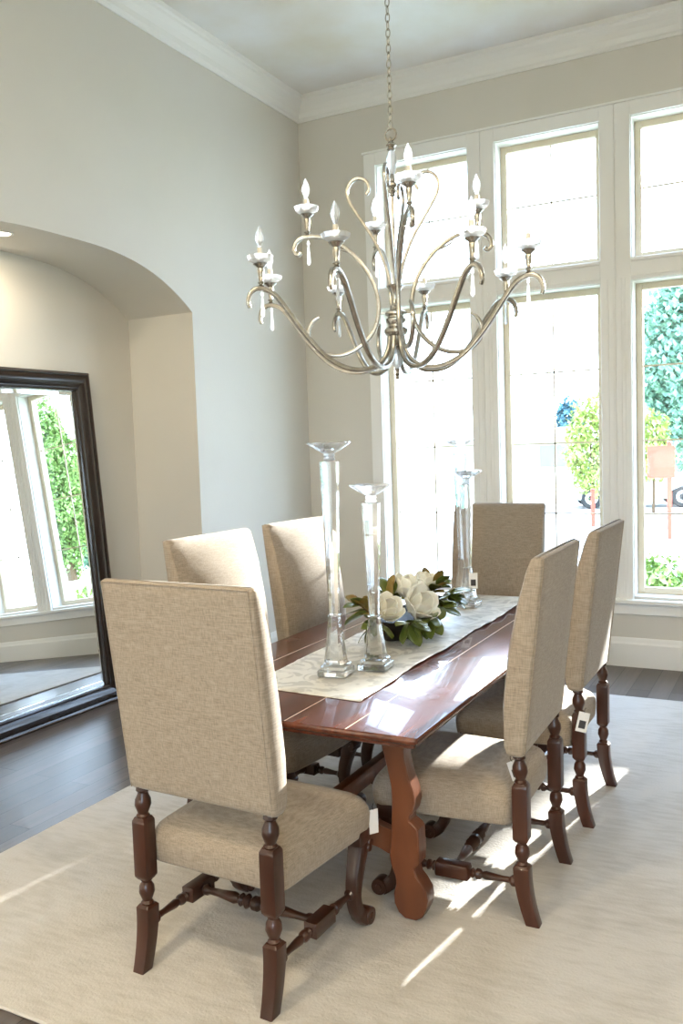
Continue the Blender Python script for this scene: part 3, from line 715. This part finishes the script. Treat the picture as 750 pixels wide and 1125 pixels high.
def sprig(label, x, y, z, az, el, n, seed, rus=0.2):
    R = random.Random(seed)
    t = thing('magnolia_sprig', label, 'leaves', (x, y, z), 0, 'leafy magnolia sprigs in the black bowl')
    d = Vector((math.cos(az) * math.cos(el), math.sin(az) * math.cos(el), math.sin(el)))
    bm = B(); sweep(bm, [Vector((0, 0, -0.05)), Vector((0, 0, 0)), d * 0.04, d * 0.08], 0.0035, 6); link('stem', bm, M_TWIG, t)
    for k in range(n):
        me = leafA[2] if (rus and k % 5 < rus * 5) else leafA[R.randrange(2)]
        o = bpy.data.objects.new('leaf', me); COL.objects.link(o); o.parent = t
        orient(o, d * (0.02 + 0.05 * k / n), az + R.uniform(-1.3, 1.3), el + R.uniform(-0.9, 0.5), R.uniform(-0.6, 0.6)); s = R.uniform(0.8, 1.1); o.scale = (s, s, s)
    return t
zs = TZ + 0.100
sprig('green magnolia sprig spilling over the near end of the bowl', -1.63, 3.44, zs + 0.02, -1.6, 0.15, 9, 1, 0.0)
sprig('magnolia sprig with one russet leaf at the left end of the bowl', -1.70, 3.45, zs + 0.06, -2.2, 0.75, 6, 2, 0.5)
sprig('green sprig with a broad upright leaf below the large blossom', -1.57, 3.54, zs + 0.01, -0.9, 0.10, 9, 3, 0.0)
sprig('green sprig hanging over the middle of the bowl rim', -1.56, 3.72, zs + 0.01, -0.6, 0.0, 9, 4, 0.0)
sprig('green sprig on the rim right of the large blossom', -1.57, 3.86, zs + 0.02, -0.5, 0.25, 9, 5, 0.0)
sprig('dark green sprig at the far right end of the bowl', -1.60, 4.02, zs + 0.03, -0.2, 0.45, 9, 6, 0.15)
sprig('tall sprig with russet leaves standing at the right of the bowl', -1.63, 3.95, zs + 0.06, 0.3, 0.9, 8, 7, 0.4)
sprig('green sprig rising behind the blossoms in the middle', -1.72, 3.70, zs + 0.05, 2.3, 0.9, 7, 8, 0.1)
sprig('green sprig on the far rim towards the mirror side', -1.73, 3.56, zs + 0.03, 2.9, 0.4, 7, 9, 0.1)
sprig('low green sprig reaching over the far rim towards the tagged candlestick', -1.62, 4.10, zs + 0.02, 0.6, 0.3, 8, 14, 0.0)
sprig('sprig pointing up at the far end beside the farthest blossom', -1.70, 4.06, zs + 0.05, 1.4, 0.7, 7, 10, 0.2)

# ---------------------------------------------------------------- chandelier
CX, CY = -1.623, 3.65
ch = thing('chandelier', 'twelve arm champagne silver chandelier with crystal drops above the dining table', 'chandelier', (CX, CY, 0))
bm = B()
lathe(bm, [(0.006, 1.945), (0.010, 1.952), (0.007, 1.96), (0.013, 1.966), (0.008, 1.972), (0.010, 1.985), (0.014, 1.99), (0.010, 1.994)], 16)
link('bottom_finial', bm, M_SILVER, ch)
bm = B(); lathe(bm, [(0.010, 1.994), (0.020, 2.008), (0.026, 2.030), (0.024, 2.055), (0.014, 2.072), (0.010, 2.076)], 12); link('crystal_ball', bm, M_CRYSTALB, ch, False)
bm = B()
lathe(bm, [(0.012, 2.076), (0.016, 2.082), (0.012, 2.09), (0.022, 2.10), (0.030, 2.12), (0.032, 2.135), (0.046, 2.142), (0.054, 2.152), (0.054, 2.164), (0.044, 2.174), (0.034, 2.178), (0.034, 2.186), (0.044, 2.20), (0.045, 2.212), (0.036, 2.218), (0.036, 2.224), (0.048, 2.232), (0.049, 2.24), (0.028, 2.252), (0.024, 2.262), (0.026, 2.268), (0.018, 2.278), (0.016, 2.30), (0.022, 2.33), (0.036, 2.352), (0.040, 2.356), (0.034, 2.360), (0.010, 2.362),
           (0.007, 2.37), (0.007, 2.745), (0.016, 2.75), (0.010, 2.757), (0.018, 2.765), (0.020, 2.772), (0.012, 2.78), (0.022, 2.79), (0.022, 2.80), (0.013, 2.81), (0.016, 2.82), (0.010, 2.835), (0.008, 2.84)], 24)
link('center_column', bm, M_SILVER, ch)
bm = B(); lathe(bm, [(0.012, 2.842), (0.018, 2.86), (0.024, 2.89), (0.024, 2.91), (0.016, 2.935), (0.012, 2.94)], 10); link('crystal_ball', bm, M_CRYSTALB, ch, False)
bm = B(); lathe(bm, [(0.012, 2.941), (0.020, 2.948), (0.014, 2.957), (0.024, 2.966), (0.016, 2.976), (0.006, 2.984), (0.004, 2.992)], 16); link('top_finial', bm, M_SILVER, ch)
def torus_pts(c_, r, ax, n=20, sy=1.0):
    out = []
    for k in range(n):
        t = 2 * PI * k / n; u = r * math.cos(t); w = r * sy * math.sin(t)
        out.append(Vector(c_) + (Vector((u, 0, w)) if ax == 0 else Vector((0, u, w))))
    return out
def torus(bm, pts, rad, seg=6):
    n = len(pts); c_ = sum(pts, Vector()) / n; nrm = (pts[0] - c_).cross(pts[n // 4] - c_).normalized(); rings = []
    for i, p in enumerate(pts):
        d = (pts[(i + 1) % n] - pts[i - 1]).normalized(); s = d.cross(nrm)
        rings.append([p + s * rad * math.cos(2 * PI * k / seg) + nrm * rad * math.sin(2 * PI * k / seg) for k in range(seg)])
    rings.append(rings[0]); 
    vr = [[bm.verts.new(q) for q in r] for r in rings[:-1]]
    for i in range(n):
        for k in range(seg): bm.faces.new((vr[i][k], vr[i][(k + 1) % seg], vr[(i + 1) % n][(k + 1) % seg], vr[(i + 1) % n][k]))
bm = B(); torus(bm, torus_pts((0, 0, 3.012), 0.026, 0, 24), 0.0042); torus(bm, torus_pts((0, 0, 2.990), 0.010, 1, 16), 0.003); link('hanging_ring', bm, M_SILVER, ch)
bm = B(); z = 3.052; k = 0
while z < ZC - 0.03:
    torus(bm, torus_pts((0, 0, z), 0.0095, k % 2, 14, 2.1), 0.0026); z += 0.0325; k += 1
link('chain', bm, M_SILVER, ch)
bm = B(); lathe(bm, [(0.004, ZC - 0.045), (0.012, ZC - 0.04), (0.03, ZC - 0.03), (0.06, ZC - 0.012), (0.065, ZC - 0.001)], 24); link('canopy', bm, M_SILVER, ch)

def holder(bm, r, z):   # metal cup at arm top
    lathe(bm, [(0.006, z + 0.002), (0.013, z + 0.008), (0.007, z + 0.014), (0.016, z + 0.020), (0.009, z + 0.028), (0.012, z + 0.05), (0.015, z + 0.075), (0.012, z + 0.082), (0.024, z + 0.092), (0.032, z + 0.098), (0.028, z + 0.101), (0.010, z + 0.102)], 16, r, 0)
def sub_parts(arm, r, z, tipr, tipz, drops=True):
    bm = B(); seg = 16; rings = []
    for rr_, zz in ((0.012, 0.102), (0.030, 0.104), (0.048, 0.114), (0.054, 0.132), (0.051, 0.132), (0.044, 0.118), (0.028, 0.110), (0.012, 0.108)):
        rings.append([Vector((r + rr_ * (1 + (0.06 if (k % 2 and rr_ > 0.04) else 0)) * math.cos(2 * PI * k / seg), rr_ * (1 + (0.06 if (k % 2 and rr_ > 0.04) else 0)) * math.sin(2 * PI * k / seg), z + zz)) for k in range(seg)])
    loft(bm, rings); link('crystal_dish', bm, M_CRYSTALB, arm, False)
    bm = B(); lathe(bm, [(0.0105, z + 0.108), (0.0105, z + 0.165), (0.007, z + 0.166)], 14, r, 0); link('candle_sleeve', bm, M_WAX, arm)
    bm = B(); lathe(bm, [(0.007, z + 0.166), (0.009, z + 0.175), (0.0165, z + 0.195), (0.018, z + 0.207), (0.014, z + 0.228), (0.006, z + 0.246), (0.002, z + 0.255), (0.0005, z + 0.257)], 16, r, 0); link('bulb', bm, M_BULB, arm)
    bm = B(); lathe(bm, [(0.0015, tipz - 0.008), (0.007, tipz - 0.018), (0.008, tipz - 0.024), (0.002, tipz - 0.032), (0.0045, tipz - 0.038), (0.009, tipz - 0.105), (0.007, tipz - 0.112), (0.001, tipz - 0.118)], 8, tipr, 0); link('crystal_drop', bm, M_CRYSTALB, arm, False)
LP = [(0.030, 2.135), (0.042, 2.075), (0.080, 2.020), (0.150, 1.990), (0.240, 1.995), (0.330, 2.040), (0.420, 2.130), (0.500, 2.235), (0.560, 2.305), (0.620, 2.328), (0.660, 2.310), (0.675, 2.270), (0.668, 2.245)]
UP = [(0.345, 2.235), (0.375, 2.215), (0.395, 2.175), (0.385, 2.120), (0.335, 2.075), (0.250, 2.062), (0.165, 2.095), (0.100, 2.165), (0.075, 2.255), (0.085, 2.345), (0.130, 2.440), (0.205, 2.525), (0.300, 2.582), (0.390, 2.592), (0.435, 2.572), (0.448, 2.535), (0.430, 2.515), (0.415, 2.525)]
def lower_arm():
    bm = B(); sweep(bm, catmull([(r, 0, z) for r, z in LP], 6), lambda t: 0.0105 - 0.004 * max(0, t - 0.8) / 0.2, 10, side=(0, 1, 0), square=True)
    holder(bm, 0.615, 2.330); arm = link('lower_arm', bm, M_SILVER, ch, ang=60); sub_parts(arm, 0.615, 2.330, 0.612, 2.325); return arm
def upper_arm():
    bm = B(); sweep(bm, catmull([(r, 0, z) for r, z in UP], 6), lambda t: 0.0088 + 0.0008 * math.sin(PI * t) - 0.003 * max(0, 0.12 - t) / 0.12, 10, side=(0, 1, 0), square=True)
    sweep(bm, catmull([(0.19, 0, 2.512), (0.235, 0, 2.53), (0.262, 0, 2.545), (0.268, 0, 2.556)], 4), 0.005, 8, side=(0, 1, 0))
    holder(bm, 0.385, 2.592)
    box(bm, 0.03, 0.085, -0.005, 0.005, 2.235, 2.245); arm = link('upper_arm', bm, M_SILVER, ch, ang=60); sub_parts(arm, 0.385, 2.592, 0.382, 2.585); return arm
def dup_part(o, ang):
    q = o.copy(); COL.objects.link(q); q.rotation_euler = (0, 0, ang)
    for chh in [x for x in COL.objects if x.parent == o]:
        d = chh.copy(); COL.objects.link(d); d.parent = q
    return q
la = lower_arm(); angs = [357, 55, 100, 142, 186, 228, 273, 323]; la.rotation_euler = (0, 0, math.radians(angs[0]))
for a_ in angs[1:]: dup_part(la, math.radians(a_))
ua = upper_arm(); angs = [36, 127, 202, 304]; ua.rotation_euler = (0, 0, math.radians(angs[0]))
for a_ in angs[1:]: dup_part(ua, math.radians(a_))
SP = [(0.020, 2.362), (0.040, 2.45), (0.085, 2.56), (0.150, 2.665), (0.192, 2.735), (0.205, 2.785), (0.185, 2.825), (0.150, 2.838), (0.115, 2.822), (0.105, 2.785), (0.118, 2.765)]
bm = B(); sweep(bm, catmull([(r, 0, z) for r, z in SP], 6), lambda t: 0.0075, 10, side=(0, 1, 0), square=True); s0 = link('heart_scroll', bm, M_SILVER, ch, ang=60); s0.rotation_euler = (0, 0, math.radians(15))
for a_ in (100, 195, 285): dup_part(s0, math.radians(a_))

# ---------------------------------------------------------------- leaning mirror
MY0, MY1, MH = 3.05, 4.490, 2.205
LEAN = math.radians(4.4)
mr = thing('floor_mirror', 'large dark framed floor mirror leaning against the arched niche wall', 'mirror', (-4.088, (MY0 + MY1) / 2, 0.003))
mr.rotation_euler = (0, -LEAN, math.radians(-1.0))
hw = (MY1 - MY0) / 2; FW = 0.125
# frame profile across width (t from outer edge 0 to inner FW): depth x out (towards +x)
FP = [(0.0, -0.042), (0.0, 0.0), (0.004, 0.010), (0.012, 0.013), (0.020, 0.010), (0.026, 0.006), (0.045, 0.016), (0.066, 0.018), (0.086, 0.010), (0.100, -0.002), (0.106, -0.002), (0.112, 0.003), (0.120, -0.004), (0.125, -0.018), (0.125, -0.042)]
for nm in ('bottom', 'top', 'left', 'right'):
    bm = B(); rA, rB = [], []
    for t, d in FP:
        d -= 0.018
        if nm == 'bottom': rA.append(Vector((d, -hw + t, t))); rB.append(Vector((d, hw - t, t)))
        if nm == 'top': rA.append(Vector((d, -hw + t, MH - t))); rB.append(Vector((d, hw - t, MH - t)))
        if nm == 'left': rA.append(Vector((d, -hw + t, t))); rB.append(Vector((d, -hw + t, MH - t)))
        if nm == 'right': rA.append(Vector((d, hw - t, t))); rB.append(Vector((d, hw - t, MH - t)))
    loft(bm, [rA, rB]); fr = link('frame_rail' if nm in ('bottom', 'top') else 'frame_stile', bm, M_FRAME, mr, ang=25)
    bm = B()
    L = 2 * hw if nm in ('bottom', 'top') else MH; nb = int(L / 0.0125)
    for i in range(nb):
        q = 0.004 + i * 0.0125
        p = {'bottom': (-hw + q, 0.012), 'top': (-hw + q, MH - 0.012), 'left': (-hw + 0.012, q), 'right': (hw - 0.012, q)}[nm]
        box(bm, -0.007, -0.002, p[0] - 0.0035, p[0] + 0.0035, p[1] - 0.0035, p[1] + 0.0035)
    link('beading', bm, M_BEAD, fr, False)
bm = B(); box(bm, -0.050, -0.045, -hw + 0.11, hw - 0.11, 0.11, MH - 0.11); gl = link('mirror_glass', bm, M_MIRROR, mr, False)
bm = B()
i0, i1 = hw - FW, 0.028   # bevelled border strip
for (ya, yb_, za, zb_) in ((-i0, i0, FW, FW + i1), (-i0, i0, MH - FW - i1, MH - FW), (-i0, -i0 + i1, FW + i1, MH - FW - i1), (i0 - i1, i0, FW + i1, MH - FW - i1)):
    pass
bm.free()
# wedge bevels (thicker towards the inner side)
def wedge(p):
    bm_ = B(); vs = [bm_.verts.new(q) for q in p]; bm_.faces.new(vs[:4]); bm_.faces.new(vs[4:]); 
    for i in range(4): bm_.faces.new((vs[i], vs[(i + 1) % 4], vs[4 + (i + 1) % 4], vs[4 + i]))
    return bm_
xo, xi, xb = -0.0440, -0.0415, -0.0449
yo, yi = hw - FW, hw - FW - i1; zo0, zi0, zo1, zi1 = FW, FW + i1, MH - FW, MH - FW - i1
for (o1, o2, n2, n1) in (((-yo, zo0), (yo, zo0), (yi, zi0), (-yi, zi0)), ((-yo, zo1), (yo, zo1), (yi, zi1), (-yi, zi1)), ((-yo, zo0), (-yo, zo1), (-yi, zi1), (-yi, zi0)), ((yo, zo0), (yo, zo1), (yi, zi1), (yi, zi0))):
    f = [(xo, *o1), (xo, *o2), (xi, *n2), (xi, *n1)]; bk_ = [(xb, *o1), (xb, *o2), (xb, *n2), (xb, *n1)]
    link('glass_bevel', wedge(f + bk_), M_MIRROR, gl, False)

# ---------------------------------------------------------------- outdoors
GZ = -0.6
bm = B(); box(bm, -90, 90, -60, 150, GZ - 0.2, GZ); struct('lawn', bm, M_LAWN)
bm = B(); box(bm, -90, 90, 18, 33, GZ, GZ + 0.02); struct('road', bm, M_PAVE)
bm = B(); box(bm, -12, 6, 11.5, 18, GZ, GZ + 0.015); struct('driveway', bm, M_PAVE)

def foliage_blob(name, center, rad, n, size, m, parent=None, seed=0, squash=1.0, shell=0.5):
    R = random.Random(seed); bm = B()
    for i in range(n):
        while True:
            p = Vector((R.uniform(-1, 1), R.uniform(-1, 1), R.uniform(-1, 1)))
            if shell < p.length < 1 + 0.12 * noise.noise(p * 3): break
        p = Vector((p.x * rad[0], p.y * rad[1], p.z * rad[2])) * (0.8 + 0.35 * noise.noise(p * 2.1 + Vector((seed, 0, 0))) + 0.15)
        q = Matrix.Rotation(R.uniform(0, 6.3), 3, 'Z') @ Matrix.Rotation(R.uniform(-1.2, 1.2), 3, 'X'); s = size * R.uniform(0.6, 1.4)
        vs = [bm.verts.new(Vector(center) + p + q @ Vector(v)) for v in ((-s * .5, 0, 0), (0, -s * .8, s * .1), (s * .5, 0, 0), (0, s * .8, s * .12))]
        bm.faces.new(vs)
    me = bpy.data.meshes.new(name); bm.to_mesh(me); bm.free(); me.materials.append(m)
    o = bpy.data.objects.new(name, me); COL.objects.link(o); o.parent = parent; return o
def tree(label, x, y, h, r, m, n, size, seed, trunk=0.25, low=0.25):
    t = thing('tree', label, 'tree', (x, y, GZ))
    bm = B(); R = random.Random(seed)
    sweep(bm, catmull([(0, 0, 0), (0.03 * r, 0, h * 0.3), (-0.04 * r, 0.02, h * 0.6), (0, 0, h * 0.92)], 5), lambda q: trunk * (1 - 0.8 * q), 10)
    for k in range(7):
        a_ = R.uniform(0, 6.3); zz = h * R.uniform(low, 0.75)
        sweep(bm, catmull([(0, 0, zz), (0.4 * r * math.cos(a_), 0.4 * r * math.sin(a_), zz + 0.06 * h), (0.75 * r * math.cos(a_), 0.75 * r * math.sin(a_), zz + 0.14 * h)], 3), lambda q: trunk * 0.3 * (1 - 0.8 * q), 6)
    link('trunk', bm, M_TWIG, t)
    foliage_blob('crown', (0, 0, h * (0.5 + low / 2)), (r, r, h * (0.5 - low / 2)), n, size, m, t, seed)
    return t
tree('tall blue green evergreen tree filling the right window beyond the road', -3.7, 41, 9.7, 3.8, M_TREE, 22000, 0.22, 3, 0.35, 0.12)
tree('young maple with yellow green leaves outside the middle and right windows', -5.5, 26, 3.5, 0.80, M_YTREE, 3400, 0.10, 5, 0.05, 0.15)
tree('smaller yellow green maple seen at the left edge of the right window', -3.95, 27.0, 3.0, 0.6, M_YTREE, 2200, 0.10, 6, 0.05, 0.28)
tree('distant dark tree behind the grey roof in the middle window', -14.1, 60, 5.0, 1.1, M_BLUE, 3000, 0.2, 9, 0.2, 0.1)
tree('broad green tree far to the right, reflected in the floor mirror', 40.4, 45, 13, 1.9, M_HEDGE, 14000, 0.25, 12, 0.35, 0.02)
tree('green tree reflected in the mirror beside the broad one', 46.5, 53, 9, 1.6, M_TREE, 12000, 0.25, 13, 0.25, 0.02)
tree('added tree out of view to the right, blocking low sun from the left windows', -0.45, 21.6, 5.6, 0.92, M_TREE, 9000, 0.2, 21, 0.15, 0.02)  # unseen tree added to keep low sun off the left windows
tree('second added sun blocking tree, out of view right of the first', 1.3, 24.2, 6.9, 0.78, M_TREE, 9000, 0.2, 22, 0.12, 0.02)  # second unseen blocker, added to keep a sun spot off the rug
for i, (x, y, w) in enumerate(((-1.25, 8.7, 0.42), (-0.30, 8.8, 0.42), (0.65, 8.9, 0.42))):
    t = thing('garden_shrub', ('low leafy shrub just outside the right window, leftmost of its row', 'low leafy shrub just outside the right window, second of its row', 'low leafy shrub outside beyond the window wall edge, third of its row')[i], 'shrub', (x, y, GZ))
    bm = B()
    for k in range(6): sweep(bm, [Vector((0, 0, 0)), Vector((0.25 * w * math.cos(k), 0.25 * w * math.sin(k), 0.3)), Vector((0.6 * w * math.cos(k), 0.6 * w * math.sin(k), 0.65))], 0.012, 6)
    link('stems', bm, M_TWIG, t); foliage_blob('leaves', (0, 0, 0.62), (w, 0.4, 0.56), 2200, 0.055, M_HEDGE, t, 30 + i, shell=0.2)
# neighbouring houses
def house(label, x, y, w, d, h, rh, axis, rot, wins):
    t = thing('house', label, 'house', (x, y, GZ), rot)
    bm = B(); box(bm, -w / 2, w / 2, -d / 2, d / 2, 0, h); link('walls', bm, M_STUCCO, t, False)
    bm = B(); o_ = 0.5
    if axis == 'x': P = [(-w / 2 - o_, -d / 2 - o_, h - 0.15), (-w / 2 - o_, d / 2 + o_, h - 0.15), (-w / 2 - o_, 0, h + rh)]; Q = [(w / 2 + o_, p[1], p[2]) for p in P]
    else: P = [(-w / 2 - o_, -d / 2 - o_, h - 0.15), (w / 2 + o_, -d / 2 - o_, h - 0.15), (0, -d / 2 - o_, h + rh)]; Q = [(p[0], d / 2 + o_, p[2]) for p in P]
    loft(bm, [[Vector(p) for p in P], [Vector(p) for p in Q]]); link('roof', bm, M_SHINGLE, t, False)
    for (wx, wz, ww, wh) in wins:
        bm = B(); box(bm, wx - ww / 2 - 0.1, wx + ww / 2 + 0.1, -d / 2 - 0.06, -d / 2 + 0.01, wz - 0.1, wz + wh + 0.1, 0.01); wf = link('window', bm, M_TRIM, t, False)
        bm = B(); box(bm, wx - ww / 2, wx + ww / 2, -d / 2 - 0.075, -d / 2 - 0.055, wz, wz + wh); link('pane', bm, M_WGLASS, wf, False)
    return t
house('pale stucco neighbour house with a gable roof left outside the windows', -14.0, 20, 9, 10, 6.2, 3.4, 'y', math.radians(8), [(2.4, 1.0, 1.4, 1.6)])
house('distant pale house with a low grey roof across the road', -17.5, 52, 16, 9, 2.4, 0.6, 'x', 0, [(5.5, 0.8, 1.6, 1.2)])
# car
def car(label, x, y, rot, m):
    t = thing('car', label, 'car', (x, y, GZ + 0.02), rot)
    prof = [(-2.25, 0.35), (-2.3, 0.75), (-2.2, 1.05), (-1.75, 1.15), (-1.35, 1.62), (-0.6, 1.75), (0.4, 1.70), (1.0, 1.15), (2.0, 0.98), (2.28, 0.75), (2.28, 0.38)]
    lower = [(1.75, 0.30), (1.7, 0.55), (1.4, 0.68), (1.1, 0.55), (1.05, 0.30), (-1.0, 0.30), (-1.05, 0.55), (-1.35, 0.68), (-1.65, 0.55), (-1.7, 0.30)]
    loop = prof + lower; bm = B()
    def ins(z): return 0.16 * max(0, (z - 1.05) / 0.7)
    rings = []
    for s in (-0.88, -0.80, 0.80, 0.88):
        rings.append([Vector((px * (0.985 if abs(s) > 0.85 else 1), math.copysign(abs(s) - ins(pz), s), pz)) for px, pz in loop])
    loft(bm, rings); link('body', bm, m, t, ang=30)
    bm = B()
    for s in (-1, 1):
        y1 = 0.83
        quad(bm, (-1.5, s * (y1 + 0.03), 1.20), (0.75, s * (y1 + 0.03), 1.20), (0.35, s * (y1 - 0.08), 1.60), (-1.25, s * (y1 - 0.08), 1.58))
    bmesh.ops.solidify(bm, geom=list(bm.faces), thickness=0.02); link('side_windows', bm, M_CARW, t, False)
    for wx in (-1.35, 1.40):
        for s in (-1, 1):
            bm = B(); lathe(bm, [(0.20, s * 0.66), (0.33, s * 0.68), (0.34, s * 0.86), (0.30, s * 0.89), (0.20, s * 0.88)], 24, wx, 0.34, axis='Y'); wh = link('wheel', bm, M_TYRE, t)
            bm = B(); lathe(bm, [(0.02, s * 0.875), (0.19, s * 0.885), (0.20, s * 0.87), (0.02, s * 0.86)], 24, wx, 0.34, axis='Y'); link('hubcap', bm, M_PLASTER, wh)
    return t
car('silver car parked across the road behind the maple', -5.0, 29.6, math.radians(18), M_CARP)
car('white car parked further back, its side in the right window', -1.6, 33.0, math.radians(5), M_PLASTER)
for i, (x, y, h, lb) in enumerate(((-4.78, 22.7, 0.95, 'thin red painted post beyond the middle window'), (-2.62, 20.2, 2.1, 'taller red painted sign post outside the right window'))):
    t = thing('sign_post', lb, 'post', (x, y, GZ))
    bm = B(); lathe(bm, [(0.05, 0), (0.05, h), (0.06, h + 0.01), (0.03, h + 0.05)], 10); link('pole', bm, M_RED, t)
    if h > 2: bm = B(); box(bm, -0.45, 0.12, -0.055, -0.03, h - 0.75, h - 0.05, 0.005); link('sign_panel', bm, M_RED, t, False)
